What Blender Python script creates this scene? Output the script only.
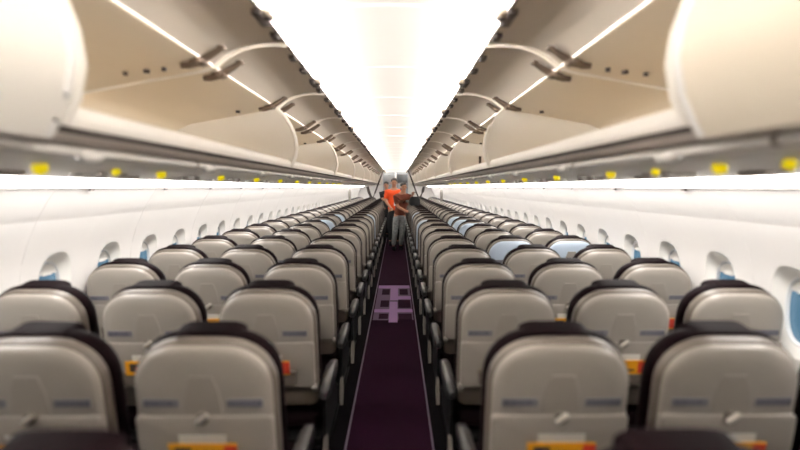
import bpy, math, random
from mathutils import Vector, Matrix
random.seed(7)
PI = math.pi
scene = bpy.context.scene
C = scene.collection
for o in list(bpy.data.objects):
    bpy.data.objects.remove(o)

# ------------------------------------------------------------------ camera, world, exposure
EYE = 1.53                     # camera height above the cabin floor
CX = 0.045
Y0, Y1 = -1.6, 24.6            # cabin length that is built
cam_d = bpy.data.cameras.new('camera')
cam = bpy.data.objects.new('camera', cam_d)
C.objects.link(cam)
cam.location = (CX, 0, EYE)
cam.rotation_euler = (math.radians(90 - 4.18), 0, math.radians(-0.33))
cam_d.sensor_width = 36
cam_d.lens = 36 * 520 / 800
cam_d.clip_start = 0.02
cam_d.dof.use_dof = True
cam_d.dof.focus_distance = 8.0
cam_d.dof.aperture_fstop = 1.1
scene.camera = cam

world = bpy.data.worlds.new('world')
scene.world = world
world.use_nodes = True
bg = world.node_tree.nodes['Background']
bg.inputs[0].default_value = (0.26, 0.46, 0.62, 1)
bg.inputs[1].default_value = 0.5

scene.view_settings.view_transform = 'Standard'
scene.view_settings.look = 'None'
scene.view_settings.gamma = 1
scene.view_settings.exposure = 0.3
scene.cycles.use_denoising = True
scene.cycles.max_bounces = 10
scene.cycles.diffuse_bounces = 6
scene.cycles.glossy_bounces = 3

CEIL_LIGHT = 114.0
WALL_LIGHT = 19.0

# ------------------------------------------------------------------ materials
def mat(name, col, rough=0.5, noise=0.0, nscale=20, bump=0.0, bscale=200, metal=0.0, emit=None, estr=0, col2=None, coat=0.0, spec=0.5):
    m = bpy.data.materials.new(name)
    m.use_nodes = True
    nt = m.node_tree
    b = nt.nodes['Principled BSDF']
    b.inputs['Base Color'].default_value = (*col, 1)
    b.inputs['Roughness'].default_value = rough
    b.inputs['Metallic'].default_value = metal
    b.inputs['Specular IOR Level'].default_value = spec
    b.inputs['Coat Weight'].default_value = coat
    tc = nt.nodes.new('ShaderNodeTexCoord')
    if noise > 0:
        n = nt.nodes.new('ShaderNodeTexNoise')
        n.inputs['Scale'].default_value = nscale
        n.inputs['Detail'].default_value = 4
        nt.links.new(tc.outputs['Object'], n.inputs['Vector'])
        r = nt.nodes.new('ShaderNodeMix')
        r.data_type = 'RGBA'
        c2 = col2 or tuple(c * (1 - noise) for c in col)
        r.inputs[6].default_value = (*col, 1)
        r.inputs[7].default_value = (*c2, 1)
        nt.links.new(n.outputs['Fac'], r.inputs[0])
        nt.links.new(r.outputs[2], b.inputs['Base Color'])
    if bump > 0:
        n2 = nt.nodes.new('ShaderNodeTexNoise')
        n2.inputs['Scale'].default_value = bscale
        nt.links.new(tc.outputs['Object'], n2.inputs['Vector'])
        bm = nt.nodes.new('ShaderNodeBump')
        bm.inputs['Strength'].default_value = bump
        bm.inputs['Distance'].default_value = 0.002
        nt.links.new(n2.outputs['Fac'], bm.inputs['Height'])
        nt.links.new(bm.outputs['Normal'], b.inputs['Normal'])
    if emit:
        b.inputs['Emission Color'].default_value = (*emit, 1)
        b.inputs['Emission Strength'].default_value = estr
    return m

M = {}
M['wall'] = mat('wall_plastic', (0.765, 0.74, 0.72), 0.45, 0.04, 3, 0.1, 300)
M['ceiling'] = mat('ceiling_plastic', (0.75, 0.73, 0.72), 0.4, 0.03, 2)
M['seam'] = mat('seam_plastic', (0.92, 0.91, 0.90), 0.35, 0.03, 5)
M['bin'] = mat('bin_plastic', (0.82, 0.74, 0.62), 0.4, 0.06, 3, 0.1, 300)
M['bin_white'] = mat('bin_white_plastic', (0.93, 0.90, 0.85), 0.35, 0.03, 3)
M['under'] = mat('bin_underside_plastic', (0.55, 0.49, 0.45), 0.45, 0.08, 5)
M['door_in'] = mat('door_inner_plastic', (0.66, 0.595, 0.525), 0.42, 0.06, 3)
M['gasket_gap_shade'] = mat('dark_gasket_and_gap_shade', (0.05, 0.035, 0.03), 0.6, 0.2, 30)  # seals and small dark parts, also the painted shadow gap under bin lips
M['bracket'] = mat('bronze_bracket', (0.20, 0.15, 0.115), 0.4, 0.3, 40, metal=0.3)
M['latch'] = mat('latch_plastic', (0.65, 0.55, 0.44), 0.35, 0.1, 20)
M['shell'] = mat('seat_shell_plastic', (0.285, 0.258, 0.228), 0.38, 0.07, 8, 0.15, 400)
M['shell_blue'] = mat('seat_shell_blue_cover', (0.42, 0.50, 0.60), 0.4, 0.06, 8, 0.15, 400)
M['tray'] = mat('tray_plastic', (0.272, 0.245, 0.217), 0.36, 0.07, 8, 0.1, 400)
M['channel'] = mat('channel_plastic', (0.262, 0.235, 0.208), 0.45, 0.07, 8)
M['rim'] = mat('seat_rim_fabric', (0.12, 0.10, 0.082), 0.42, 0.15, 20, 0.2, 300)
M['leather'] = mat('seat_dark_leather', (0.0022, 0.0014, 0.0018), 0.65, 0.3, 15, 0.2, 150, col2=(0.006, 0.0012, 0.0022), spec=0.04)
M['black'] = mat('black_frame_plastic', (0.004, 0.0038, 0.004), 0.6, 0.2, 15, spec=0.15)
M['arm'] = mat('armrest_plastic', (0.015, 0.015, 0.016), 0.35, 0.12, 15)
M['pale'] = mat('pale_shroud_plastic', (0.14, 0.125, 0.11), 0.4, 0.1, 12)
M['rail'] = mat('rail_white', (0.92, 0.90, 0.86), 0.25, 0.02, 6, coat=0.5)
M['panel'] = mat('panel_ivory', (0.88, 0.82, 0.73), 0.4, 0.05, 6)
M['silver'] = mat('latch_silver', (0.62, 0.58, 0.52), 0.3, 0.1, 30, metal=0.6)
M['label'] = mat('label_slate', (0.155, 0.15, 0.175), 0.5, 0.1, 40)
M['label_dark'] = mat('label_print', (0.06, 0.06, 0.085), 0.5, 0.1, 40)
M['card'] = mat('card_orange', (0.75, 0.33, 0.01), 0.45, 0.15, 25)
M['card_red'] = mat('card_red', (0.50, 0.04, 0.02), 0.45, 0.1, 25)
M['paper'] = mat('paper_white', (0.62, 0.60, 0.56), 0.6, 0.05, 25)
M['yellow'] = mat('marker_yellow', (0.95, 0.76, 0.0), 0.4, 0.05, 30, emit=(1.0, 0.78, 0.0), estr=0.42)
M['floor'] = mat('floor_dark_carpet', (0.005, 0.004, 0.005), 0.95, 0.3, 60, 0.5, 300, spec=0.05)
M['carpet'] = mat('carpet_purple', (0.017, 0.0020, 0.0120), 0.95, 0.5, 90, 0.6, 400, spec=0.08)
M['lilac'] = mat('lilac_bars', (0.20, 0.08, 0.25), 0.6, 0.2, 30)
M['plum'] = mat('plum_patch', (0.05, 0.013, 0.06), 0.7, 0.3, 30)
M['strip'] = mat('floor_strip', (0.10, 0.07, 0.11), 0.5, 0.2, 30)
M['shade'] = mat('shade_plastic', (0.78, 0.76, 0.73), 0.5, 0.04, 8)
M['reveal'] = mat('window_reveal_plastic', (0.95, 0.93, 0.89), 0.45, 0.04, 10)
M['grey'] = mat('galley_grey', (0.30, 0.32, 0.34), 0.4, 0.1, 8, metal=0.2)
M['galley_dark'] = mat('galley_dark', (0.06, 0.065, 0.075), 0.4, 0.2, 8)
M['strap'] = mat('strap_dark', (0.07, 0.055, 0.05), 0.6, 0.2, 20)
M['skin'] = mat('skin', (0.42, 0.20, 0.12), 0.5, 0.1, 10)
M['hair'] = mat('hair', (0.012, 0.009, 0.008), 0.5, 0.3, 60)
M['shirt'] = mat('orange_shirt', (0.85, 0.085, 0.008), 0.8, 0.15, 14)
M['brown'] = mat('rust_brown_cloth', (0.16, 0.035, 0.015), 0.8, 0.2, 14)
M['blackcloth'] = mat('black_cloth', (0.012, 0.011, 0.013), 0.85, 0.2, 14)
M['camo'] = mat('mottled_grey_cloth', (0.55, 0.58, 0.58), 0.85, 0.6, 28, col2=(0.05, 0.055, 0.06))
M['white'] = mat('white_plain', (0.85, 0.85, 0.85), 0.5, 0.03, 10)
M['eye'] = mat('eye_dark', (0.02, 0.015, 0.012), 0.3, 0.1, 10)
M['lips'] = mat('lips', (0.30, 0.09, 0.07), 0.5, 0.1, 10)

def emission(name, col, s):
    m = bpy.data.materials.new(name)
    m.use_nodes = True
    nt = m.node_tree
    nt.nodes.clear()
    e = nt.nodes.new('ShaderNodeEmission')
    e.inputs[0].default_value = (*col, 1)
    e.inputs[1].default_value = s
    out = nt.nodes.new('ShaderNodeOutputMaterial')
    nt.links.new(e.outputs[0], out.inputs[0])
    return m
M['ceil_light'] = emission('ceiling_lamp_glow', (1.0, 0.945, 0.87), CEIL_LIGHT)
M['wall_light'] = emission('wall_lamp_glow', (1.0, 0.955, 0.91), WALL_LIGHT)
gl = bpy.data.materials.new('window_glass')
gl.use_nodes = True
nt = gl.node_tree
nt.nodes.clear()
tr = nt.nodes.new('ShaderNodeBsdfTransparent')
tr.inputs[0].default_value = (0.85, 0.93, 0.97, 1)
gs = nt.nodes.new('ShaderNodeBsdfGlossy')
gs.inputs['Roughness'].default_value = 0.05
mx = nt.nodes.new('ShaderNodeMixShader')
mx.inputs[0].default_value = 0.07
out = nt.nodes.new('ShaderNodeOutputMaterial')
nt.links.new(tr.outputs[0], mx.inputs[1])
nt.links.new(gs.outputs[0], mx.inputs[2])
nt.links.new(mx.outputs[0], out.inputs[0])
M['glass'] = gl

# ------------------------------------------------------------------ mesh helpers
class MB:
    def __init__(self):
        self.v, self.f, self.m, self.s = [], [], [], []
    def face(self, idx, mi=0, smooth=False):
        self.f.append(tuple(idx)); self.m.append(mi); self.s.append(smooth)
    def box(self, a, b, mi=0, xf=None, bev=0.0):
        x0, y0, z0 = a; x1, y1, z1 = b
        if bev > 0:                                     # chamfered box: three nested slabs
            rings = []
            for (ins, z) in ((bev, z0), (0, z0 + bev), (0, z1 - bev), (bev, z1)):
                c = bev
                X0, X1, Y0_, Y1_ = x0 + ins, x1 - ins, y0 + ins, y1 - ins
                ring = [(X0 + c, Y0_, z), (X1 - c, Y0_, z), (X1, Y0_ + c, z), (X1, Y1_ - c, z),
                        (X1 - c, Y1_, z), (X0 + c, Y1_, z), (X0, Y1_ - c, z), (X0, Y0_ + c, z)]
                rings.append(ring)
            self.loft(rings, mi, xf=xf, smooth=False)
            return
        P = [(x0, y0, z0), (x1, y0, z0), (x1, y1, z0), (x0, y1, z0), (x0, y0, z1), (x1, y0, z1), (x1, y1, z1), (x0, y1, z1)]
        n = len(self.v)
        self.v += [tuple(xf @ Vector(p)) if xf else p for p in P]
        for q in ((0, 3, 2, 1), (4, 5, 6, 7), (0, 1, 5, 4), (1, 2, 6, 5), (2, 3, 7, 6), (3, 0, 4, 7)):
            self.face([n + i for i in q], mi)
    def loft(self, rings, mi=0, xf=None, smooth=True, cap=True, closed=True):
        n = len(self.v); k = len(rings[0])
        for r in rings:
            for p in r:
                self.v.append(tuple(xf @ Vector(p)) if xf else tuple(p))
        for i in range(len(rings) - 1):
            for j in range(k if closed else k - 1):
                a = n + i * k + j; b = n + i * k + (j + 1) % k
                self.face((a, b, b + k, a + k), mi, smooth)
        if cap:
            self.face([n + j for j in range(k)][::-1], mi, False)
            self.face([n + (len(rings) - 1) * k + j for j in range(k)], mi, False)
    def tube(self, pts, r, n=8, mi=0):
        pts = [Vector(p) for p in pts]
        rs = r if isinstance(r, (list, tuple)) else [r] * len(pts)
        rings = []
        for i, p in enumerate(pts):
            d = (pts[min(i + 1, len(pts) - 1)] - pts[max(i - 1, 0)]).normalized()
            up = Vector((0, 0, 1)) if abs(d.z) < 0.9 else Vector((1, 0, 0))
            a = d.cross(up).normalized(); b = a.cross(d).normalized()
            rings.append([tuple(p + a * rs[i] * math.cos(t) + b * rs[i] * math.sin(t)) for t in [2 * PI * j / n for j in range(n)]])
        self.loft(rings, mi)
    def prof(self, pts, y0, y1, t=0.01, mi=0, smooth=True, ny=1):
        """open profile in x-z, given thickness t (to the left of travel), extruded along y"""
        P = [Vector((p[0], p[1])) for p in pts]
        off = []
        for i in range(len(P)):
            d = (P[min(i + 1, len(P) - 1)] - P[max(i - 1, 0)]).normalized()
            off.append(P[i] + Vector((-d.y, d.x)) * t)
        ring = P + off[::-1]
        rings = []
        for k in range(ny + 1):
            y = y0 + (y1 - y0) * k / ny
            rings.append([(p.x, y, p.y) for p in ring])
        self.loft(rings, mi, smooth=smooth)
    def build(self, name, mats, parent=None, loc=None):
        me = bpy.data.meshes.new(name)
        me.from_pydata(self.v, [], self.f)
        if not isinstance(mats, (list, tuple)): mats = [mats]
        for m_ in mats: me.materials.append(m_)
        me.polygons.foreach_set('material_index', self.m)
        me.polygons.foreach_set('use_smooth', self.s)
        import bmesh
        bm = bmesh.new(); bm.from_mesh(me)
        bmesh.ops.recalc_face_normals(bm, faces=bm.faces)
        bm.to_mesh(me); bm.free()
        try: me.set_sharp_from_angle(angle=math.radians(45))
        except Exception: pass
        o = bpy.data.objects.new(name, me)
        C.objects.link(o)
        if parent: o.parent = parent
        if loc: o.location = loc
        return o

def tag(o, label, cat, group=None, kind=None):
    o['label'] = label; o['category'] = cat
    if group: o['group'] = group
    if kind: o['kind'] = kind
    return o
def thing(name, loc, label, cat, group=None):
    o = bpy.data.objects.new(name, None); C.objects.link(o)
    o.location = loc; o.empty_display_size = 0.1
    return tag(o, label, cat, group)
def struct(o):
    o['kind'] = 'structure'; return o
def dup_tree(o, parent=None, skip=()):
    c = o.copy(); C.objects.link(c)
    if parent: c.parent = parent
    for ch in list(o.children):
        base = ch.name.split('.')[0]
        if base in skip: continue
        dup_tree(ch, c, skip)
    return c
ORD = ['nearest', 'second', 'third', 'fourth', 'fifth', 'sixth', 'seventh', 'eighth', 'ninth', 'tenth', 'eleventh', 'twelfth',
       'thirteenth', 'fourteenth', 'fifteenth', 'sixteenth', 'seventeenth', 'eighteenth', 'nineteenth', 'twentieth', 'twenty-first',
       'twenty-second', 'twenty-third', 'twenty-fourth', 'twenty-fifth', 'twenty-sixth', 'twenty-seventh', 'twenty-eighth',
       'twenty-ninth', 'thirtieth', 'thirty-first', 'thirty-second', 'thirty-third']

# ------------------------------------------------------------------ setting: floor, ceiling, walls
mb = MB(); mb.box((-1.75, Y0, -0.05), (1.75, Y1, 0.0)); struct(mb.build('floor', M['floor']))

# ceiling: centre panels with a cove that rises over the bins on both sides
zc = EYE + 0.85
cpts = [(-0.93, zc - 0.21), (-0.91, zc - 0.10), (-0.83, zc - 0.035), (-0.70, zc - 0.015), (-0.55, zc - 0.03), (-0.45, zc - 0.02), (-0.22, zc - 0.005), (0, zc),
        (0.22, zc - 0.005), (0.45, zc - 0.02), (0.55, zc - 0.03), (0.70, zc - 0.015), (0.83, zc - 0.035), (0.91, zc - 0.10), (0.93, zc - 0.21)]
mb = MB(); mb.prof(cpts, Y0, Y1, 0.02)
ceil_o = struct(mb.build('ceiling', M['ceiling']))
mb = MB()
y = 1.06 * 520 * 0 + 2.12
ys = [2.50 + 1.25 * k for k in range(-3, 18)]
for y in ys:
    mb.prof([(p[0], p[1] - 0.004) for p in cpts[4:11]], y - 0.012, y + 0.012, 0.006)
struct(mb.build('trim_1', M['seam']))

WP = [(1.575, 1.555), (1.60, 1.535), (1.655, 1.46), (1.715, 1.36), (1.765, 1.25), (1.80, 1.14), (1.82, 1.0), (1.828, 0.86), (1.83, 0.72), (1.82, 0.5), (1.79, 0.25), (1.70, 0.0)]
def wall_x(z):
    for i in range(len(WP) - 1):
        if WP[i][1] >= z >= WP[i + 1][1]:
            t = (WP[i][1] - z) / (WP[i][1] - WP[i + 1][1])
            return WP[i][0] + t * (WP[i + 1][0] - WP[i][0])
    return WP[-1][0]
WZ, WHH, WHW, WPITCH = 0.97, 0.18, 0.118, 0.533
WY = [2.81 + WPITCH * k for k in range(-4, 41)]
def sup(t, a, b, e=2.6):
    c, s = math.cos(t), math.sin(t)
    return (a * math.copysign(abs(c) ** (2 / e), c), b * math.copysign(abs(s) ** (2 / e), s))
NW = 32
def build_wall(sx, name):
    mb = MB()
    hy = WPITCH / 2
    ztop, zbot = 1.36, 0.66
    # rows of profile points above and below the window band
    ycuts = [WY[0] - hy + WPITCH * k for k in range(len(WY) + 1)]
    for seg in ([p for p in WP if p[1] >= ztop - 1e-6], [p for p in ([(wall_x(zbot), zbot)] + [q for q in WP if q[1] < zbot])]):
        n = len(mb.v)
        for yy in [Y0, ycuts[0], ycuts[-1], Y1]:
            for p in seg: mb.v.append((sx * p[0], yy, p[1]))
        k = len(seg)
        for i in range(3):
            for j in range(k - 1):
                a = n + i * k + j
                mb.face((a, a + 1, a + 1 + k, a + k), 0, True)
    for (ya, yb) in ((Y0, ycuts[0]), (ycuts[-1], Y1)):
        zs = [ztop - (ztop - zbot) * i / 8 for i in range(9)]
        n = len(mb.v)
        for yy in (ya, yb):
            for z in zs: mb.v.append((sx * wall_x(z), yy, z))
        for j in range(8): mb.face((n + j, n + j + 1, n + j + 10, n + j + 9), 0, True)
    zm = (ztop + zbot) / 2; hz = (ztop - zbot) / 2
    for wy in WY:
        rings = []
        for f_ in (0.0, 0.12, 0.3, 0.6, 1.0):
            ring = []
            for i in range(NW):
                t = 2 * PI * i / NW
                ex, ez = sup(t, WHW * 1.18, WHH * 1.16)
                c, s = math.cos(t), math.sin(t)
                q = max(abs(c) , abs(s))
                rx, rz = hy * c / q, hz * s / q
                py = ex + (rx - ex) * f_; pz = (WZ - zm + ez) + (rz - (WZ - zm + ez)) * f_
                ring.append((py, pz))
            rings.append(ring)
        R3 = [[(sx * wall_x(zm + p[1]), wy + p[0], zm + p[1]) for p in r] for r in rings]
        mb.loft(R3, 0, cap=False)
    o = mb.build(name, M['wall'])
    return struct(o)
wl = build_wall(-1, 'wall_left'); wr = build_wall(1, 'wall_right')
# plain panel joints running up the walls
for sx, nm in ((-1, 'trim_2'), (1, 'trim_3')):
    mb = MB()
    for k in range(0, 22):
        yy = WY[0] - WPITCH / 2 + 2 * WPITCH * k
        pts = [(sx * (p[0] - 0.0015), p[1]) for p in WP[1:]]
        mb.prof(pts, yy - 0.004, yy + 0.004, 0.003 * sx)
    struct(mb.build(nm, M['wall']))

# windows: funnel-shaped reveal, pane, half-lowered shade
def window_proto(sx):
    mb = MB()
    rings = []
    for (s_, dep) in ((1.18, -0.002), (1.10, 0.008), (0.98, 0.022), (0.88, 0.034), (0.85, 0.038)):
        r = []
        for i in range(NW):
            t = 2 * PI * i / NW
            ey, ez = sup(t, WHW * s_, WHH * s_ * (1.16 / 1.18))
            r.append((sx * (wall_x(WZ + ez) * (1 if dep < 0.02 else 0) + (wall_x(WZ) if dep >= 0.02 else 0) + dep), ey, WZ + ez))
        rings.append(r)
    mb.loft(rings, 0, cap=False)
    fr = mb.build('window', M['reveal'])
    xo = wall_x(WZ)
    # inner bezel ring
    mb = MB()
    rr = []
    for (s_, dep) in ((0.88, 0.032), (0.84, 0.030), (0.82, 0.035), (0.82, 0.050)):
        rr.append([(sx * (xo + dep), *(lambda q: (q[0], WZ + q[1]))(sup(2 * PI * (i + 0.5) / NW, WHW * s_, WHH * s_))) for i in range(NW)])
    mb.loft(rr, 0, cap=False)
    bz = mb.build('bezel', M['white'], fr)
    mb = MB()
    r = [(sx * (xo + 0.052), *(lambda q: (q[0], WZ + q[1]))(sup(2 * PI * (i + 0.5) / NW, WHW * 0.82, WHH * 0.82))) for i in range(NW)]
    r2 = [(p[0] + sx * 0.006, p[1], p[2]) for p in r]
    mb.loft([r, r2], 0, smooth=False)
    mb.build('pane', M['glass'], fr)
    mb = MB()
    zcut = 0.085
    pts = [sup(PI * i / 16, WHW * 0.80, WHH * 0.80) for i in range(17)]
    a = [(sx * (xo + 0.040), p[0], WZ + max(p[1], zcut)) for p in pts]
    b = [(sx * (xo + 0.044), p[0], WZ + max(p[1], zcut)) for p in pts]
    mb.loft([a, b], 0, smooth=False)
    mb.box((min(sx * (xo + 0.034), sx * (xo + 0.044)), -0.035, WZ + zcut - 0.004), (max(sx * (xo + 0.034), sx * (xo + 0.044)), 0.035, WZ + zcut + 0.010))
    mb.build('shade', M['shade'], fr)
    return fr
wn = 1
for sx in (-1, 1):
    pr = window_proto(sx)
    for i, wy in enumerate(WY):
        w = pr if i == 0 else dup_tree(pr)
        w.location.y = wy
        w.name = 'window_%d' % wn; wn += 1
        struct(w)

# cabin ends
mb = MB()
mb.box((-1.95, Y0 - 0.06, 0), (1.95, Y0, 2.5)); struct(mb.build('wall_back', M['wall']))
mb = MB()
mb.box((-1.95, Y1, 0), (1.95, Y1 + 0.06, 2.5)); struct(mb.build('wall_front', M['wall']))
# outer skin over the bins so no sky leaks in
for sx, nm in ((-1, 'wall_upper_left'), (1, 'wall_upper_right')):
    mb = MB()
    pts = [(sx * 0.93, zc - 0.20), (sx * 1.2, zc - 0.24), (sx * 1.5, zc - 0.46), (sx * 1.68, zc - 0.7), (sx * 1.70, 1.50), (sx * 1.60, 1.537)]
    mb.prof(pts, Y0, Y1, 0.01 * -sx)
    struct(mb.build(nm, M['wall']))

# ------------------------------------------------------------------ lamps of the cabin
LY0, LY1 = -1.4, 24.0
WY0 = 0.9
for sx, side in ((-1, 'left'), (1, 'right')):
    t = thing('ceiling_light_strip', (sx * 0.70, 0, EYE + 0.70), 'long white cove light running above the open bin doors on the %s' % side, 'light', 'cove lights above the bins')
    mb = MB(); mb.box((-0.04, LY0, -0.02), (0.04, LY1, -0.005), bev=0.003); mb.build('housing', M['white'], t)
    mb = MB()
    mb.prof([(-0.035, -0.004), (-0.025, 0.012), (0, 0.020), (0.025, 0.012), (0.035, -0.004)], LY0 + 0.01, LY1 - 0.01, -0.004)
    mb.build('diffuser', M['ceil_light'], t)
    t = thing('wall_light_strip', (sx * 1.52, 0, EYE + 0.01), 'long glowing light strip between the %s bins and the %s wall panels' % (side, side), 'light', 'light strips above the windows')
    mb = MB()
    mb.prof([(-sx * 0.10, 0.038), (0, 0.040), (sx * 0.09, 0.030)], WY0, LY1, 0.006 * sx); mb.build('housing', M['white'], t)
    mb = MB()
    mb.prof([(-sx * 0.085, 0.030), (-sx * 0.05, 0.012), (0.0, 0.004), (sx * 0.04, 0.002), (sx * 0.07, 0.012)], WY0 + 0.01, LY1 - 0.01, 0.004 * sx)
    mb.build('diffuser', M['wall_light'], t)

for sx, nm in ((-1, 'trim_4'), (1, 'trim_5')):
    mb = MB()
    mb.tube([(sx * 1.594, WY0, EYE - 0.002), (sx * 1.594, LY1, EYE - 0.002)], 0.005, 6)
    for k in range(24):
        mb.box((min(sx * 1.592, sx * 1.606), 1.9 + 0.9 * k, EYE - 0.020), (max(sx * 1.592, sx * 1.606), 1.93 + 0.9 * k, EYE - 0.008), 1)
    struct(mb.build(nm, [M['wall'], M['gasket_gap_shade']]))

# ------------------------------------------------------------------ overhead bins
E = EYE
BP = 1.25                         # door pitch
B0 = 1.17                          # y of the first open bin's near end
HX, HZ = 0.79, E + 0.545           # hinge line
closed_prof = [(0.700, E + 0.140), (0.672, E + 0.20), (0.658, E + 0.27), (0.668, E + 0.345), (0.695, E + 0.42), (0.735, E + 0.485), (HX, HZ)]
bin_floor = [(0.72, E + 0.150), (1.05, E + 0.150), (1.40, E + 0.165), (1.50, E + 0.21), (1.52, E + 0.30), (1.48, E + 0.39), (1.38, E + 0.435), (1.1, E + 0.485), (0.84, E + 0.53), (0.795, E + 0.545)]

def mir(pts, sx): return [(sx * p[0], p[1]) for p in pts]
def divider_mb(sx, y):
    mb = MB()
    outline = mir(closed_prof + [(0.84, E + 0.53), (1.1, E + 0.485), (1.38, E + 0.435), (1.48, E + 0.39), (1.52, E + 0.30), (1.50, E + 0.21), (1.40, E + 0.165), (1.05, E + 0.15)], sx)
    mb.loft([[(p[0], y - 0.008, p[1]) for p in outline], [(p[0], y + 0.008, p[1]) for p in outline]], 0, smooth=False)
    # thickened, rounded front edge
    mb.tube([(sx * p[0], y, p[1]) for p in closed_prof], 0.013, 8, 1)
    return mb
def bracket_mb(sx, y):
    mb = MB()
    mb.tube([(sx * 0.70, y, HZ + 0.043), (sx * 0.735, y, HZ + 0.020), (sx * 0.79, y, HZ - 0.012), (sx * 0.84, y, HZ - 0.028), (sx * 0.872, y, HZ - 0.030)], [0.013, 0.016, 0.020, 0.016, 0.013], 8)
    mb.box((min(sx * 0.765, sx * 0.83), y - 0.028, HZ - 0.028), (max(sx * 0.765, sx * 0.83), y + 0.028, HZ - 0.006), bev=0.005)
    mb.tube([(sx * 0.795, y - 0.038, HZ - 0.016), (sx * 0.795, y + 0.038, HZ - 0.016)], 0.013, 8)
    mb.box((min(sx * 0.685, sx * 0.715), y - 0.022, HZ + 0.034), (max(sx * 0.685, sx * 0.715), y + 0.022, HZ + 0.052), bev=0.004)
    return mb
open_prof = [(0.7865, HZ + 0.005), (0.73, HZ + 0.052), (0.665, HZ + 0.083), (0.60, HZ + 0.100), (0.53, HZ + 0.106), (0.46, HZ + 0.102)]
def open_door(sx, ya, yb, parent):
    mb = MB()
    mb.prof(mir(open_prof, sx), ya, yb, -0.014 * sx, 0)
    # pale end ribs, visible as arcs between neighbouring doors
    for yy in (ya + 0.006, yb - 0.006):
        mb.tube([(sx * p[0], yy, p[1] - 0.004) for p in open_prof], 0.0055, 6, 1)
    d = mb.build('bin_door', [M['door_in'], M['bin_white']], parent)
    mb = MB()
    y = ya + 0.02; xe, ze = open_prof[-1]
    mb.tube([(sx * xe, ya + 0.02, ze + 0.004), (sx * xe, yb - 0.02, ze + 0.004)], 0.007, 6)
    mb.build('seal', M['gasket_gap_shade'], d)
    ym = (ya + yb) / 2 + 0.22
    for dy in (-0.62, -0.33, 0.26):
        mb = MB(); mb.box((min(sx * 0.46, sx * 0.49), ym + dy - 0.035, ze - 0.018), (max(sx * 0.46, sx * 0.49), ym + dy + 0.035, ze + 0.002), bev=0.003); mb.build('catch', M['gasket_gap_shade'], d)
    mb = MB()
    mb.box((min(sx * 0.452, sx * 0.485), ym - 0.075, ze - 0.024), (max(sx * 0.452, sx * 0.485), ym + 0.075, ze + 0.004), 1, bev=0.004)
    mb.box((min(sx * 0.425, sx * 0.46), ym - 0.05, ze - 0.012), (max(sx * 0.425, sx * 0.46), ym + 0.05, ze + 0.012), 0, bev=0.006)
    mb.tube([(sx * 0.442, ym, ze - 0.02), (sx * 0.442, ym, ze - 0.005)], 0.018, 10, 1)
    mb.build('latch', [M['latch'], M['gasket_gap_shade']], d)
    return d
def shut_door(sx, ya, yb, parent):
    mb = MB()
    pts = [(0.712, E + 0.112)] + [(p[0] - 0.006, p[1]) for p in closed_prof]
    mb.prof(mir(pts, sx), ya + 0.012, yb - 0.012, -0.018 * -sx if sx > 0 else -0.018, 0, ny=2)
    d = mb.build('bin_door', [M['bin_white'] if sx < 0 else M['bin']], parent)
    mb = MB(); mb.tube([(sx * (p[0] - 0.010), yb - 0.030, p[1]) for p in pts[:-1]], 0.016, 8); mb.build('rim', M['seam'], d)
    mb = MB()
    ym = (ya + yb) / 2
    mb.box((min(sx * 0.665, sx * 0.685), ym - 0.07, E + 0.155), (max(sx * 0.665, sx * 0.685), ym + 0.07, E + 0.185), bev=0.004)
    mb.build('latch', M['latch'], d)
    return d
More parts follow.
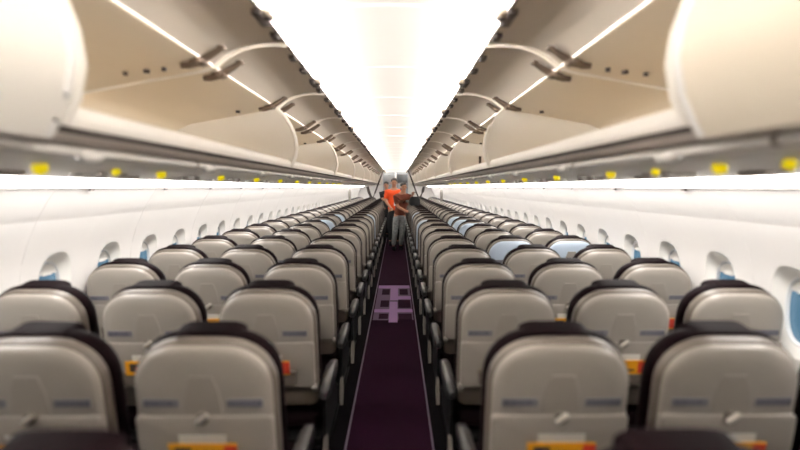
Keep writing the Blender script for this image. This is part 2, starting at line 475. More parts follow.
def make_bin(sx, ya, yb, shut, label):
    side = 'left' if sx < 0 else 'right'
    t = thing('overhead_bin', (sx * 1.1, ya, E + 0.15), label, 'overhead bin', 'overhead bins on the %s' % side)
    inv = Matrix.Translation(-Vector(t.location))
    kids = []
    def add(mbx, name, mats, par=t):
        o = mbx.build(name, mats, par); kids.append(o); return o
    mb = MB()
    mb.prof(mir(bin_floor, sx), ya + 0.004, yb - 0.004, -0.010 * sx, 0)
    ym = (ya + yb) / 2
    # ceiling joint rib in the middle of the bin
    mb.tube([(sx * p[0], ym, p[1] - 0.004) for p in reversed(bin_floor[5:10])], 0.008, 6, 1)
    body = add(mb, 'bin_body', [M['bin'], M['bin_white']])
    mb = MB()
    lip = [(0.735, E + 0.150), (0.722, E + 0.185), (0.708, E + 0.188), (0.696, E + 0.175), (0.693, E + 0.15), (0.700, E + 0.136)]
    mb.prof(mir(lip, sx), ya + 0.002, yb - 0.002, -0.008 * -sx if sx > 0 else -0.008, 0)
    add(mb, 'lip', M['bin_white'])
    for yy, nm in ((ya + 0.014, 'divider'), (yb - 0.014, 'divider')):
        add(divider_mb(sx, yy), nm, [M['bin_white'], M['bin_white']])
    for (bx, by, rr) in ((1.02, ym - 0.16, 0.013), (1.10, ym - 0.18, 0.010), (0.95, ym - 0.15, 0.010), (1.0, yb - 0.20, 0.014)):
        zb = E + 0.485 + (1.1 - bx) * 0.17 - 0.012
        mb = MB(); mb.tube([(sx * bx, by, zb + 0.010), (sx * bx, by, zb - 0.004)], rr, 10)
        add(mb, 'ceiling_stud', M['gasket_gap_shade'])
    # the grey underside and the white rail below the lip
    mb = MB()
    mb.prof(mir([(0.698, E + 0.134), (0.714, E + 0.124)], sx), ya + 0.002, yb - 0.002, 0.008 * sx, 1)  # dark strip that paints in the shadow gap below the lip
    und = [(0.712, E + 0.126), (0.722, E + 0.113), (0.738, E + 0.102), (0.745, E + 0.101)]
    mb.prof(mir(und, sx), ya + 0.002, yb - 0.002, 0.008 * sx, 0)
    add(mb, 'underside', [M['under'], M['gasket_gap_shade']])
    for (da, db) in ((ya, ym), (ym, yb)):
        if shut: d = shut_door(sx, da + 0.02, db - 0.02, t)
        else: d = open_door(sx, da + 0.015, db - 0.015, t)
        kids.append(d); kids.extend([])
    if shut:
        mb = MB(); mb.box((min(sx * 0.700, sx * 0.716), 0.95, E + 0.108), (max(sx * 0.700, sx * 0.716), 0.985, E + 0.122), bev=0.003)
        add(mb, 'underside_clip', M['gasket_gap_shade'])
    if not shut:
        for by in (ya + 0.10, ym - 0.16, ym + 0.10, yb - 0.16):
            add(bracket_mb(sx, by), 'hinge_bracket', M['bracket'])
    # meshes were written in world space: shift them into the thing's space
    for o in kids:
        o.location = -Vector(t.location)
    return t
NB = 9
posword = ['nearest', 'second', 'third', 'fourth', 'fifth', 'sixth', 'seventh', 'eighth', 'ninth', 'farthest']
for sx, side in ((-1, 'left'), (1, 'right')):
    make_bin(sx, B0 - 2 * BP - 0.006, B0 - 0.006, True, 'closed white bulging overhead bin cut by the upper %s corner of the photo' % side)
    for k in range(NB):
        ya = B0 + 2 * BP * k
        yb = min(ya + 2 * BP, Y1 - 0.05)
        w = 'farthest' if k == NB - 1 else ('nearest' if k == 0 else ORD[k])
        make_bin(sx, ya, yb, False, 'beige overhead bin with two raised doors, %s open bin from the camera on the %s' % (w, side))

# black tag on the divider of the right-hand row
mb = MB(); yd = B0 + 4 * BP - 0.032
mb.box((1.005, yd - 0.006, E + 0.265), (1.035, yd, E + 0.36), bev=0.003)
tag(mb.build('black_tag', M['gasket_gap_shade']), 'small black upright tag on pale bin divider of the right bin row', 'tag')

# rails and passenger service panels
for sx, side in ((-1, 'left'), (1, 'right')):
    t = thing('bin_rail', (sx * 0.762, 0, E + 0.089), 'pale handrail running under the whole row of %s bins' % side, 'rail', 'rails under the bins')
    mb = MB(); mb.tube([(0, Y0 + 0.02, 0), (0, Y1 - 0.02, 0)], 0.0115, 10); mb.build('bar', M['rail'], t)
    k = 0
    yy = -0.5
    for y in [1.38 + 0.87 * q for q in range(8)]:
        mb = MB(); mb.tube([(0, y - 0.05, -0.004), (0, y - 0.035, -0.008), (0, y + 0.035, -0.008), (0, y + 0.05, -0.004)], [0.012, 0.019, 0.019, 0.012], 12); mb.build('joint_cap', M['rail'], t)
    for y in (0.98, 2.1, 4.4):
        mb = MB(); mb.tube([(0, y - 0.007, 0), (0, y + 0.007, 0)], 0.0135, 12); mb.build('clamp', M['bracket'], t)
RP = 0.755
YM = 1.48
def psu(sx, y, label, first=None):
    side = 'left' if sx < 0 else 'right'
    t = thing('service_panel', (sx * 1.15, y, E + 0.06), label, 'service panel', 'panels above the %s seats' % side)
    mb = MB()
    h = RP / 2 - 0.006
    pts = [(-0.372 * sx, 0.024), (-0.35 * sx, 0.018), (-0.20 * sx, 0.004), (-0.17 * sx, 0.001), (0.10 * sx, -0.012), (0.27 * sx, -0.020)]
    mb.prof(pts, -h, h, 0.010 * sx, 0)
    mb.build('panel', M['panel'], t)
    mb = MB()
    mb.tube([(-0.185 * sx, 0, 0.002), (-0.192 * sx, 0, -0.014), (-0.196 * sx, 0, -0.021)], [0.020, 0.020, 0.013], 14)
    mb.build('yellow_marker', M['yellow'], t)
    mb = MB(); mb.box((min(0.02 * sx, 0.08 * sx), 0.12, -0.024), (max(0.02 * sx, 0.08 * sx), 0.24, -0.006), bev=0.005); mb.build('speaker_slot', M['under'], t)
    for j in range(3):
        mb = MB(); yy = -0.28 + 0.07 * j
        mb.tube([(0.0, yy, -0.006), (0.0, yy, -0.020), (0.0, yy, -0.026)], [0.022, 0.024, 0.014], 12); mb.build('reading_light', M['bin_white'], t)
        mb = MB()
        mb.tube([(-0.10 * sx, yy, -0.004), (-0.10 * sx, yy, -0.018), (-0.10 * sx, yy, -0.026)], [0.018, 0.018, 0.009], 12); mb.build('air_nozzle', M['bin_white'] if j % 2 else M['under'], t)
    return t
for sx, side in ((-1, 'left'), (1, 'right')):
    p0 = None
    for k in range(-2, 30):
        y = YM + RP * k
        w = ORD[max(k, 0)] if k >= 0 else 'behind'
        lab = 'beige panel %s under the %s bins, %s one from the camera' % ('with round yellow marker' if k < 11 else 'with small lights', side, ORD[k + 2])
        if p0 is None: p0 = psu(sx, y, lab); p = p0
        else:
            p = dup_tree(p0, skip=() if k < 11 else ('yellow_marker',)); p.location.y = y; p['label'] = lab
for sx, y, lab in ((-1, 1.87, 'extra yellow round marker between the first markers under the left bins'),
                   (1, 1.21, 'yellow round marker nearest the right edge of the photo under the bins'),
                   (1, 1.84, 'dimmer yellow round marker between two brighter ones under the right bins')):
    mb = MB(); mb.tube([(sx * 0.962, y, E + 0.060), (sx * 0.952, y, E + 0.046)], 0.014, 14)
    tag(mb.build('yellow_marker_dot', M['yellow']), lab, 'marker', 'loose yellow markers')

# ------------------------------------------------------------------ aisle carpet
mb = MB()
mb.box((-0.25, Y0 + 0.01, 0.0), (0.25, 24.0, 0.012))
mats = [M['carpet'], M['plum'], M['lilac'], M['strip']]
z = 0.0125
def patch(x0, x1, y0, y1, mi, zz=0.0135): mb.box((x0, y0, 0.010), (x1, y1, zz), mi)
patch(-0.235, 0.235, 5.85, 7.75, 1, 0.0130)  # lighter lilac bars over a plum area, separate colour zones of the runner
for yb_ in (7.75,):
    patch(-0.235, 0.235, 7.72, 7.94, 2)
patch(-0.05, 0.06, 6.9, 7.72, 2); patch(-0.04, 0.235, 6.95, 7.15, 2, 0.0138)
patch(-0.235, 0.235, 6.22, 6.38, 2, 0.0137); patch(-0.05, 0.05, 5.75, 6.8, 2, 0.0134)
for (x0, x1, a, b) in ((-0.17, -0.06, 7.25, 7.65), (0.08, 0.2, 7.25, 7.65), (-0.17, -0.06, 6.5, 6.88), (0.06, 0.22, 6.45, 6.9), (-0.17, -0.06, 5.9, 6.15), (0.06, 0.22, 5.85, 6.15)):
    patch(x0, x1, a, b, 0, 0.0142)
tag(mb.build('carpet_runner', mats), 'dark purple aisle carpet with lilac bars partway along', 'carpet')
for sx, side in ((-1, 'left'), (1, 'right')):
    mb = MB(); mb.box((sx * 0.256 - 0.006, Y0 + 0.01, 0.0), (sx * 0.256 + 0.006, Y1 - 0.01, 0.018), bev=0.002)
    tag(mb.build('floor_path_strip', M['strip']), 'thin pale lilac strip along the %s edge of the aisle carpet' % side, 'floor strip', 'strips beside the carpet')

# ------------------------------------------------------------------ seats
REC = math.radians(9.0)
ZS = 0.45; YS = 0.115
def bk(x, y, h):                       # back-rest frame: x across, y out towards the seat front, h up the back
    return (x, YS + y * math.cos(REC) - h * math.sin(REC), ZS + h * math.cos(REC) + y * math.sin(REC))
def outline(W, h0, h1, rx, rz, rb, taper=0.0, crown=0.012):
    pts = []
    def arc(cx_, cz, ax, az, t0, t1, n, e=2.3):
        for i in range(n + 1):
            t = t0 + (t1 - t0) * i / n
            c, s = math.cos(t), math.sin(t)
            pts.append((cx_ + ax * math.copysign(abs(c) ** (2 / e), c), cz + az * math.copysign(abs(s) ** (2 / e), s)))
    arc(W - rb, h0 + rb, rb, rb, -PI / 2, 0, 4, 2)
    arc(W - rx, h1 - rz, rx, rz, 0, PI / 2, 10)
    arc(-W + rx, h1 - rz, rx, rz, PI / 2, PI, 10)
    arc(-W + rb, h0 + rb, rb, rb, PI, 1.5 * PI, 4, 2)
    res = []
    for (x, h) in pts:
        k = 1 - taper * max(0, (h1 * 0.55 - h)) / h1
        hh = h + (crown * (1 - (x / W) ** 2) if h > h1 - rz else 0)
        res.append((x * k, hh))
    return res
def slab(mb, W, h0, h1, rx, rz, rb, ys, mi=0, taper=0.0, crown=0.012):
    rings = []
    for (ins, y) in ys:
        o = outline(W - ins, h0 + ins, h1 - ins, max(rx - ins * 0.6, 0.01), max(rz - ins * 0.6, 0.01), max(rb - ins * 0.3, 0.004), taper, crown)
        rings.append([bk(x, y, h) for (x, h) in o])
    mb.loft(rings, mi)
def make_seat():
    t = thing('passenger_seat', (0, 0, 0), '', 'seat', 'passenger seats')
    # front cushion in dark leather
    mb = MB()
    slab(mb, 0.228, 0.03, 0.618, 0.165, 0.15, 0.04, [(0.05, 0.02), (0.014, 0.03), (0.002, 0.05), (0.0, 0.075), (0.006, 0.10), (0.03, 0.125), (0.07, 0.135)])
    mb.build('back_cushion', M['leather'], t)
    mb = MB()                           # headrest pad standing proud of the top
    slab(mb, 0.108, 0.45, 0.630, 0.05, 0.02, 0.03, [(0.012, 0.035), (0.002, 0.042), (0.0, 0.06), (0.0, 0.125), (0.02, 0.145)], crown=0.006)
    mb.build('headrest', M['leather'], t)
    mb = MB()
    slab(mb, 0.221, 0.05, 0.612, 0.165, 0.145, 0.04, [(0.012, -0.002), (0.003, 0.004), (0.0, 0.014), (0.0, 0.034), (0.01, 0.045)])
    mb.build('back_rim', M['rim'], t)
    mb = MB()
    slab(mb, 0.210, 0.18, 0.600, 0.145, 0.13, 0.03, [(0.10, -0.026), (0.05, -0.0245), (0.016, -0.021), (0.005, -0.015), (0.0, -0.006), (0.0, 0.004), (0.03, 0.010)])
    mb.build('back_shell', M['shell'], t)
    mb = MB()                           # tray table / lower panel
    slab(mb, 0.212, 0.165, 0.392, 0.03, 0.022, 0.02, [(0.012, -0.033), (0.003, -0.030), (0.0, -0.022), (0.0, -0.004), (0.02, 0.0)], crown=-0.012)
    mb.build('tray_table', M['tray'], t)
    mb = MB()                           # centre channel of the shell
    a = [bk(x, -0.0275, h) for (x, h) in ((-0.058, 0.395), (0.058, 0.395), (0.050, 0.47), (0.034, 0.52), (-0.034, 0.52), (-0.050, 0.47))]
    b = [bk(x, -0.020, h) for (x, h) in ((-0.062, 0.392), (0.062, 0.392), (0.054, 0.47), (0.038, 0.525), (-0.038, 0.525), (-0.054, 0.47))]
    mb.loft([a, b], 0, smooth=False)
    mb.build('centre_channel', M['channel'], t)
    mb = MB()                           # turn latch
    mb.tube([bk(0, -0.022, 0.384), bk(0, -0.040, 0.384)], 0.019, 12, 1)
    mb.tube([bk(-0.016, -0.046, 0.374), bk(-0.004, -0.048, 0.386), bk(0.018, -0.046, 0.402)], [0.008, 0.010, 0.008], 8, 0)
    mb.build('tray_latch', [M['silver'], M['rim']], t)
    for sx in (-1, 1):
        mb = MB()
        xs = sx * 0.128
        mb.loft([[bk(xs + dx, -0.0285, 0.432 + dh) for dx, dh in ((-0.055, -0.013), (0.055, -0.013), (0.055, 0.013), (-0.055, 0.013))],
                 [bk(xs + dx, -0.018, 0.432 + dh) for dx, dh in ((-0.055, -0.013), (0.055, -0.013), (0.055, 0.013), (-0.055, 0.013))]], 0, smooth=False)
        for r_ in (-0.005, 0.005):
            x = xs - 0.048
            rnd = random.Random(3 + sx)
            while x < xs + 0.040:
                w = rnd.uniform(0.008, 0.018)
                mb.loft([[bk(q, -0.0292, 0.432 + r_ + dh) for q, dh in ((x, -0.0025), (x + w, -0.0025), (x + w, 0.0025), (x, 0.0025))],
                         [bk(q, -0.0280, 0.432 + r_ + dh) for q, dh in ((x, -0.0025), (x + w, -0.0025), (x + w, 0.0025), (x, 0.0025))]], 1, smooth=False)
                x += w + 0.004
        mb.build('placard', [M['label'], M['label_dark']], t)
    mb = MB()                           # literature pocket
    pa = [bk(x, -0.034, h) for (x, h) in ((-0.13, 0.19), (0.13, 0.19), (0.135, 0.255), (-0.135, 0.255))]
    pb = [bk(x, -0.052, h) for (x, h) in ((-0.125, 0.19), (0.125, 0.19), (0.130, 0.252), (-0.130, 0.252))]
    mb.loft([pa, pb], 0, smooth=False)
    mb.build('literature_pocket', M['rim'], t)
    mb = MB()
    mb.tube([bk(-0.215, -0.012, 0.158), bk(0.215, -0.012, 0.158)], 0.011, 8)
    for sx in (-1, 1): mb.tube([bk(sx * 0.195, -0.014, 0.156), bk(sx * 0.222, -0.014, 0.156)], [0.02, 0.02], 10, 1)
    mb.build('lower_bar', [M['rim'], M['pale']], t)
    mb = MB()
    mb.box((-0.225, 0.14, 0.36), (0.225, 0.60, 0.47), bev=0.03)
    mb.build('seat_cushion', M['leather'], t)
    mb = MB()
    mb.box((-0.235, 0.10, 0.30), (0.235, 0.56, 0.355), bev=0.01)
    mb.build('seat_frame', M['black'], t)
    for sx in (-1, 1):
        mb = MB()
        mb.tube([(sx * 0.17, 0.16, 0.31), (sx * 0.17, 0.10, 0.0)], 0.016, 8)
        mb.tube([(sx * 0.17, 0.50, 0.31), (sx * 0.17, 0.46, 0.0)], 0.016, 8)
        mb.box((sx * 0.17 - 0.018, 0.06, 0.0), (sx * 0.17 + 0.018, 0.50, 0.03), bev=0.005)
        mb.build('leg', M['black'], t)
    return t
def armrest_mb(x):
    mb = MB()
    rings = []
    for (y, w, z0, z1) in ((0.03, 0.012, 0.565, 0.595), (0.05, 0.020, 0.555, 0.612), (0.12, 0.024, 0.55, 0.620), (0.36, 0.024, 0.56, 0.622), (0.44, 0.021, 0.565, 0.612), (0.46, 0.010, 0.575, 0.600)):
        c = 0.008
        rings.append([(x - w + c, y, z0), (x + w - c, y, z0), (x + w, y, z0 + c), (x + w, y, z1 - c), (x + w - c, y, z1), (x - w + c, y, z1), (x - w, y, z1 - c), (x - w, y, z0 + c)])
    mb.loft(rings, 0)
    return mb
proto = make_seat()
# the six columns differ only in armrests
def with_arms(seat, sx, aisle):
    armrest_mb(sx * 0.26).build('armrest', M['black'], seat)
    if aisle:
        armrest_mb(-sx * 0.252).build('aisle_armrest', M['arm'], seat)
        mb = MB(); x = -sx * 0.247
        mb.loft([[(x - 0.008, 0.10, 0.30), (x - 0.008, 0.56, 0.32), (x - 0.008, 0.54, 0.44), (x - 0.008, 0.30, 0.555), (x - 0.008, 0.10, 0.56)],
                 [(x + 0.008, 0.10, 0.30), (x + 0.008, 0.56, 0.32), (x + 0.008, 0.54, 0.44), (x + 0.008, 0.30, 0.555), (x + 0.008, 0.10, 0.56)]], 0, smooth=False)
        mb.build('side_cover', M['black'], seat)
        mb = MB()
        mb.tube([(-sx * 0.252, 0.06, 0.20), (-sx * 0.252, 0.08, 0.28), (-sx * 0.252, 0.11, 0.36)], [0.010, 0.014, 0.010], 8)
        mb.build('leg_cap', M['pale'], seat)
    return seat
SX = [0.545, 1.072, 1.592]
colname = ['aisle', 'middle', 'window']
blue = {('right', 1, 5), ('right', 1, 8), ('right', 1, 9), ('right', 1, 10), ('right', 0, 9), ('right', 0, 12), ('right', 2, 5), ('left', 0, 11), ('left', 1, 9), ('left', 1, 11)}
NR = 30
YR0 = 0.77
seats = {}
first = True
for sx, side in ((-1, 'left'), (1, 'right')):
    for c in range(3):
        base = with_arms(dup_tree(proto), sx, c == 0)
        for r in range(NR):
            if r == 0: s = base
            else:
                skip = () if r < 10 else (('placard', 'tray_latch', 'lower_bar', 'literature_pocket', 'centre_channel') if r < 16 else ('placard', 'tray_latch', 'lower_bar', 'literature_pocket', 'centre_channel', 'leg_cap', 'armrest'))
                s = dup_tree(base, skip=skip)
            jx = random.uniform(-0.004, 0.004)
            s.location = (sx * SX[c] + jx, YR0 + RP * r, 0)
            isb = (side, c, r) in blue
            colr = 'pale blue backed' if isb else 'grey backed'
            w = ORD[r] if r > 0 else 'nearest'
            if r == NR - 1: w = 'farthest'
            s['label'] = '%s %s seat in the %s row, in the block %s of the aisle' % (colr, colname[c], w, side)
            seats[(side, c, r)] = s
            if isb:
                for ch in s.children:
                    if ch.name.split('.')[0] in ('back_shell', 'tray_table'):
                        ch.material_slots[0].link = 'OBJECT'
                        ch.material_slots[0].material = M['shell_blue']
for ch in list(proto.children): bpy.data.objects.remove(ch)
bpy.data.objects.remove(proto)

# safety cards and leaflets standing in the seat pockets
def card_mesh():
    mb = MB()
    def q(x0, x1, h0, h1, y0, y1, mi):
        mb.loft([[bk(x, y0, h) for x, h in ((x0, h0), (x1, h0), (x1, h1), (x0, h1))], [bk(x, y1, h) for x, h in ((x0, h0), (x1, h0), (x1, h1), (x0, h1))]], mi, smooth=False)
    q(-0.105, 0.105, 0.245, 0.312, -0.0595, -0.055, 0)
    q(-0.085, -0.035, 0.262, 0.300, -0.0605, -0.0590, 1)
    q(-0.06, -0.02, 0.270, 0.285, -0.0612, -0.0600, 2)
    q(0.065, 0.105, 0.250, 0.308, -0.0605, -0.0590, 2)
    q(0.0, 0.05, 0.262, 0.270, -0.0605, -0.0590, 1)
    return mb
def leaf_mesh():
    mb = MB()
    mb.loft([[bk(x, -0.0545, h) for x, h in ((-0.072, 0.24), (0.072, 0.24), (0.072, 0.340), (-0.072, 0.340))], [bk(x, -0.053, h) for x, h in ((-0.072, 0.24), (0.072, 0.24), (0.072, 0.340), (-0.072, 0.340))]], 0, smooth=False)
    return mb
c0 = card_mesh().build('safety_card', [M['card'], M['gasket_gap_shade'], M['card_red']])
l0 = leaf_mesh().build('leaflet', M['paper'])
used = False
for sx, side in ((-1, 'left'), (1, 'right')):
    for r in (1, 2, 3, 4):
        for c in range(3):
            if used: cc = c0.copy(); C.objects.link(cc); ll = l0.copy(); C.objects.link(ll)
            else: cc, ll = c0, l0; used = True
            loc = seats[(side, c, r)].location
            cc.location = loc; ll.location = loc
            tag(cc, 'orange safety card on the back of the %s seat, %s row, %s block' % (colname[c], ORD[r], side), 'card', 'orange cards in seat pockets')
            tag(ll, 'white leaflet above the orange card on the %s seat, %s row, %s block' % (colname[c], ORD[r], side), 'leaflet', 'white leaflets in seat pockets')

# ------------------------------------------------------------------ far end: galley, doors, straps
t = thing('galley_unit', (-0.02, 24.22, 0), 'grey galley cabinet with dark compartments at the far end of the aisle', 'galley')
mb = MB(); mb.box((-0.58, -0.02, 0.0), (0.58, 0.35, 2.22), bev=0.02); mb.build('cabinet_body', M['grey'], t)
for x0, x1, z0, z1 in ((-0.54, -0.06, 1.72, 2.12), (0.06, 0.54, 1.72, 2.12), (-0.54, -0.06, 1.2, 1.64), (0.06, 0.54, 1.2, 1.64), (-0.54, -0.06, 0.15, 1.1), (0.06, 0.54, 0.15, 1.1)):
    mb = MB(); mb.box((x0, -0.048, z0), (x1, -0.022, z1), bev=0.01); d = mb.build('compartment_door', M['galley_dark'] if z0 > 1.5 and x0 > 0 else M['grey'], t)
    mb = MB(); mb.box(((x0 + x1) / 2 - 0.06, -0.066, z1 - 0.06), ((x0 + x1) / 2 + 0.06, -0.05, z1 - 0.04), bev=0.003); mb.build('handle', M['gasket_gap_shade'], d)
mb = MB(); mb.box((-0.04, -0.055, 0.0), (0.04, -0.022, 2.2), bev=0.005); mb.build('centre_post', M['white'], t)

def strap(sx, y, lab):
    mb = MB()
    pts = [(0.47, E + 0.60), (0.56, E + 0.38), (0.68, E + 0.06), (0.78, E - 0.22), (0.86, E - 0.40), (0.94, E - 0.36), (1.02, E - 0.16), (1.06, E + 0.01), (1.05, E + 0.02)]
    mb.tube([(sx * p[0], y, p[1]) for p in pts], [0.028, 0.028, 0.03, 0.03, 0.035, 0.05, 0.055, 0.05, 0.04], 8)
    tag(mb.build('hanging_strap', M['strap']), lab, 'strap', 'hanging straps far down the cabin')
strap(-1, 19.6, 'dark loop hanging from the left bins near the far end')
strap(1, 19.6, 'dark loop hanging from the right bins near the far end')
for sx, side in ((-1, 'left'), (1, 'right')):
    mb = MB()
    r1, r2, r3 = [], [], []
    for i in range(28):
        a = sup(2 * PI * i / 28, 0.045, 0.33, 3.0)
        for rr, k, yy in ((r1, 0.92, 17.0), (r2, 1.0, 17.02), (r3, 1.0, 17.05)):
            rr.append((sx * 1.50 + a[0] * k * 1.0, yy, E - 0.33 + a[1] * k * 0.85))
    mb.loft([r1, r2, r3], 0)
    tag(mb.build('divider_screen', M['pale']), 'narrow pale upright divider screen beside the %s wall far down the cabin' % side, 'screen', 'divider screens')

# ------------------------------------------------------------------ people
def skin_mesh(name, V, Edg, R, material, root=0, sub=2, parent=None):
    me = bpy.data.meshes.new(name)
    me.from_pydata([Vector(v) for v in V], Edg, [])
    o = bpy.data.objects.new(name, me); C.objects.link(o)
    sk = o.modifiers.new('skin', 'SKIN'); sk.use_smooth_shade = True
    for i, r in enumerate(R):
        sv = me.skin_vertices[0].data[i]
        sv.radius = (r, r) if not isinstance(r, tuple) else r
        sv.use_root = (i == root)
    ss = o.modifiers.new('sub', 'SUBSURF'); ss.levels = sub; ss.render_levels = sub
    dg = bpy.context.evaluated_depsgraph_get()
    dg.update()
    m2 = bpy.data.meshes.new_from_object(o.evaluated_get(dg))
    bpy.data.objects.remove(o)
    m2.materials.clear(); m2.materials.append(material)
    for p in m2.polygons: p.use_smooth = True
    o2 = bpy.data.objects.new(name, m2); C.objects.link(o2)
    if parent: o2.parent = parent
    return o2
def ellip(mb, c, r, n=14, mi=0):
    rings = []
    for i in range(1, n):
        t = PI * i / n
        rings.append([(c[0] + r[0] * math.sin(t) * math.cos(2 * PI * j / 16), c[1] + r[1] * math.sin(t) * math.sin(2 * PI * j / 16), c[2] - r[2] * math.cos(t)) for j in range(16)])
    mb.loft(rings, mi)
def person(loc, rot, J, shirt, pants, label, hair_long=False, scale=1.0):
    """J: joints in the figure's own space, facing -y; shirts and trousers are separate skins over the same joints"""
    t = thing('person', loc, label, 'person')
    t.rotation_euler.z = rot; t.scale = (scale,) * 3
    V, Ed, R, idx = [], [], [], {}
    def add(n, p, r, prev=None):
        idx[n] = len(V); V.append(Vector(p)); R.append(r)
        if prev: Ed.append((idx[prev], idx[n]))
    add('pelvis', J['pelvis'], (0.15, 0.10))
    add('waist', J['waist'], (0.13, 0.095), 'pelvis')
    add('chest', J['chest'], (0.165, 0.11), 'waist')
    add('neckbase', J['neckbase'], (0.10, 0.08), 'chest')
    add('neck', J['neck'], 0.052, 'neckbase')
    add('jaw', Vector(J['head']) + Vector((0, -0.005, -0.055)), (0.058, 0.066), 'neck')
    add('skull', Vector(J['head']) + Vector((0, 0.0, 0.03)), (0.076, 0.090), 'jaw')
    add('crown', Vector(J['head']) + Vector((0, 0.004, 0.085)), (0.050, 0.058), 'skull')
    for s in ('L', 'R'):
        add('sh' + s, J['sh' + s], 0.060, 'neckbase')
        add('el' + s, J['el' + s], 0.043, 'sh' + s)
        add('wr' + s, J['wr' + s], 0.027, 'el' + s)
        d = (Vector(J['wr' + s]) - Vector(J['el' + s])).normalized()
        palm = Vector(J['wr' + s]) + d * 0.07
        add('palm' + s, palm, (0.036, 0.018), 'wr' + s)
        side = d.cross(Vector((0, 1, 0)));
        if side.length < 0.2: side = Vector((1, 0, 0))
        side.normalize(); nrm = side.cross(d).normalized()
        for k, L in enumerate((0.070, 0.078, 0.074, 0.058)):
            b = palm + side * (-0.027 + 0.018 * k) + d * 0.02
            add('f%s%d' % (s, k), b, 0.009, 'palm' + s)
            add('g%s%d' % (s, k), b + d * L * 0.55 - nrm * 0.008, 0.008, 'f%s%d' % (s, k))
            add('h%s%d' % (s, k), b + d * L * 0.9 - nrm * 0.028, 0.006, 'g%s%d' % (s, k))
        b = Vector(J['wr' + s]) + d * 0.03 - side * 0.03
        add('t%s0' % s, b, 0.012, 'wr' + s)
        add('t%s1' % s, b + d * 0.035 - side * 0.025, 0.009, 't%s0' % s)
        add('hip' + s, J['hip' + s], 0.088, 'pelvis')
        add('kn' + s, J['kn' + s], 0.058, 'hip' + s)
        add('an' + s, J['an' + s], 0.038, 'kn' + s)
        add('toe' + s, Vector(J['an' + s]) + Vector((0, -0.13, -0.045)), 0.03, 'an' + s)
    skin_mesh('body', V, Ed, R, M['skin'], 0, 2, t)
    H = Vector(J['head'])
    mb = MB()
    ellip(mb, H + Vector((0, 0.030, 0.062)), (0.086, 0.090, 0.070), 12)
    if hair_long: ellip(mb, H + Vector((0, 0.065, -0.03)), (0.075, 0.05, 0.12), 10)
    mb.build('hair', M['hair'], t)
    mb = MB()
    for s in (-1, 1): ellip(mb, H + Vector((s * 0.030, -0.082, 0.012)), (0.013, 0.008, 0.007), 6)
    mb.build('eyes', M['eye'], t)
    mb = MB()
    ellip(mb, H + Vector((0, -0.094, -0.018)), (0.013, 0.018, 0.022), 8)
    for s in (-1, 1): ellip(mb, H + Vector((s * 0.080, 0.005, -0.008)), (0.010, 0.02, 0.032), 8)
    mb.build('nose_and_ears', M['skin'], t)
    mb = MB(); ellip(mb, H + Vector((0, -0.078, -0.055)), (0.024, 0.010, 0.008), 6); mb.build('mouth', M['lips'], t)
    # shirt
    up = lambda a, b, k: Vector(a).lerp(Vector(b), k)
    SV = [Vector(J['pelvis']) + Vector((0, 0, -0.05)), J['waist'], J['chest'], J['neckbase'], up(J['neckbase'], J['neck'], 0.62)]
    SR = [(0.19, 0.145), (0.165, 0.125), (0.19, 0.135), (0.125, 0.11), (0.082, 0.078)]
    SE = [(0, 1), (1, 2), (2, 3), (3, 4)]
    for s in ('L', 'R'):
        k = len(SV)
        SV += [J['sh' + s], up(J['sh' + s], J['el' + s], 0.8)]; SR += [0.085, 0.070]; SE += [(3, k), (k, k + 1)]
    skin_mesh('shirt', SV, SE, SR, shirt, 1, 2, t)
    PV = [Vector(J['pelvis']) + Vector((0, 0, 0.03)), Vector(J['pelvis']) + Vector((0, 0, -0.04))]; PR = [(0.158, 0.112), (0.150, 0.11)]; PE = [(0, 1)]
    for s in ('L', 'R'):
        k = len(PV)
        PV += [J['hip' + s], J['kn' + s], Vector(J['an' + s]) + Vector((0, 0, 0.02))]; PR += [0.105, 0.080, 0.062]; PE += [(1, k), (k, k + 1), (k + 1, k + 2)]
    skin_mesh('trousers', PV, PE, PR, pants, 1, 2, t)
    for s in ('L', 'R'):
        mb = MB(); a = Vector(J['an' + s])
        mb.loft([[(a.x + w * math.cos(q), a.y - 0.045 + l * math.sin(q), z) for q in [2 * PI * i / 14 for i in range(14)]] for (w, l, z) in ((0.042, 0.13, 0.0), (0.048, 0.14, 0.02), (0.044, 0.125, 0.055), (0.038, 0.06, 0.10))])
        mb.build('shoe', M['blackcloth'], t)
    return t
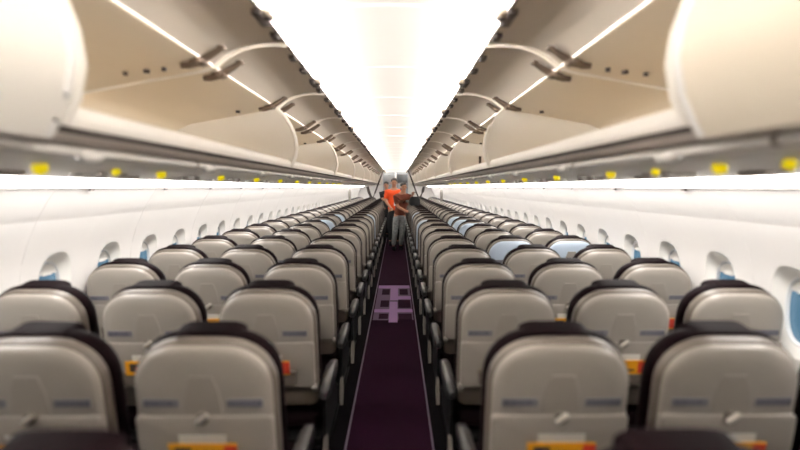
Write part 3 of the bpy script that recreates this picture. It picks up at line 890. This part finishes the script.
def stand(lean=0, fwd=0, armL=None, armR=None, feet=0.0):
    J = dict(pelvis=(0, 0, 0.95), waist=(0, 0, 1.10), chest=(0, 0, 1.32), neckbase=(0, 0.0, 1.415), neck=(0, -0.005, 1.505), head=(0, -0.015, 1.625))
    for s, k in (('L', 1), ('R', -1)):
        J['sh' + s] = (k * 0.180, 0, 1.385); J['el' + s] = (k * 0.235, 0.01, 1.13); J['wr' + s] = (k * 0.225, -0.06, 0.88)
        J['hip' + s] = (k * 0.085, 0, 0.89); J['kn' + s] = (k * 0.095, -0.01, 0.49); J['an' + s] = (k * 0.10, 0.02, 0.08)
    def tilt(p):
        x, y, z = p
        h = max(0, z - 0.08)
        return (x + lean * (h / 1.5), y - fwd * max(0, (z - 0.95)) , z)
    J = {k_: tilt(v) for k_, v in J.items()}
    if armL: J['elL'], J['wrL'] = armL
    if armR: J['elR'], J['wrR'] = armR
    return J
P1 = person((-0.03, 13.6, 0.014), 0, stand(armL=((0.25, -0.03, 1.14), (0.14, -0.20, 1.03)), armR=((-0.215, -0.04, 1.14), (-0.10, -0.20, 1.0))), M['shirt'], M['blackcloth'],
            'person in a bright orange short-sleeved shirt and dark trousers standing in the aisle')
mb = MB(); mb.box((-0.005, -0.145, 1.03), (0.055, -0.138, 1.12), bev=0.003); mb.build('badge', M['white'], P1)
P2 = person((0.05, 12.5, 0.014), 0.25, stand(lean=0.12, fwd=0.25, armL=((0.34, -0.10, 1.27), (0.33, -0.26, 1.42)), armR=((-0.02, -0.16, 1.12), (0.10, -0.30, 1.05))), M['brown'], M['camo'],
            'person in mottled grey trousers and rust top leaning right in the aisle', hair_long=True, scale=0.93)
P3 = person((-0.15, 15.72, 0.014), 0.0, stand(lean=-0.13, fwd=0.1, armL=((0.05, -0.06, 1.14), (-0.05, -0.2, 1.1)), armR=((-0.24, -0.10, 1.19), (-0.12, -0.24, 1.15))), M['blackcloth'], M['blackcloth'],
            'person in black leaning out behind the left shoulder of the orange shirt', scale=0.96)
t = thing('handbag', (0.46, 12.20, 1.096), 'small black bag on a seat top beside the person in mottled grey trousers', 'bag')
mb = MB()
rings = []
for (w, z) in ((0.09, 0.0), (0.125, 0.02), (0.13, 0.12), (0.105, 0.19), (0.07, 0.21)):
    rings.append([(w * math.cos(q), 0.055 * math.sin(q) * (0.7 + z), z) for q in [2 * PI * i / 16 for i in range(16)]])
mb.loft(rings); mb.build('bag_body', M['blackcloth'], t)
mb = MB(); mb.tube([(-0.07, 0, 0.19), (-0.05, 0, 0.28), (0, 0, 0.31), (0.05, 0, 0.28), (0.07, 0, 0.19)], 0.008, 6); mb.build('strap', M['strap'], t)
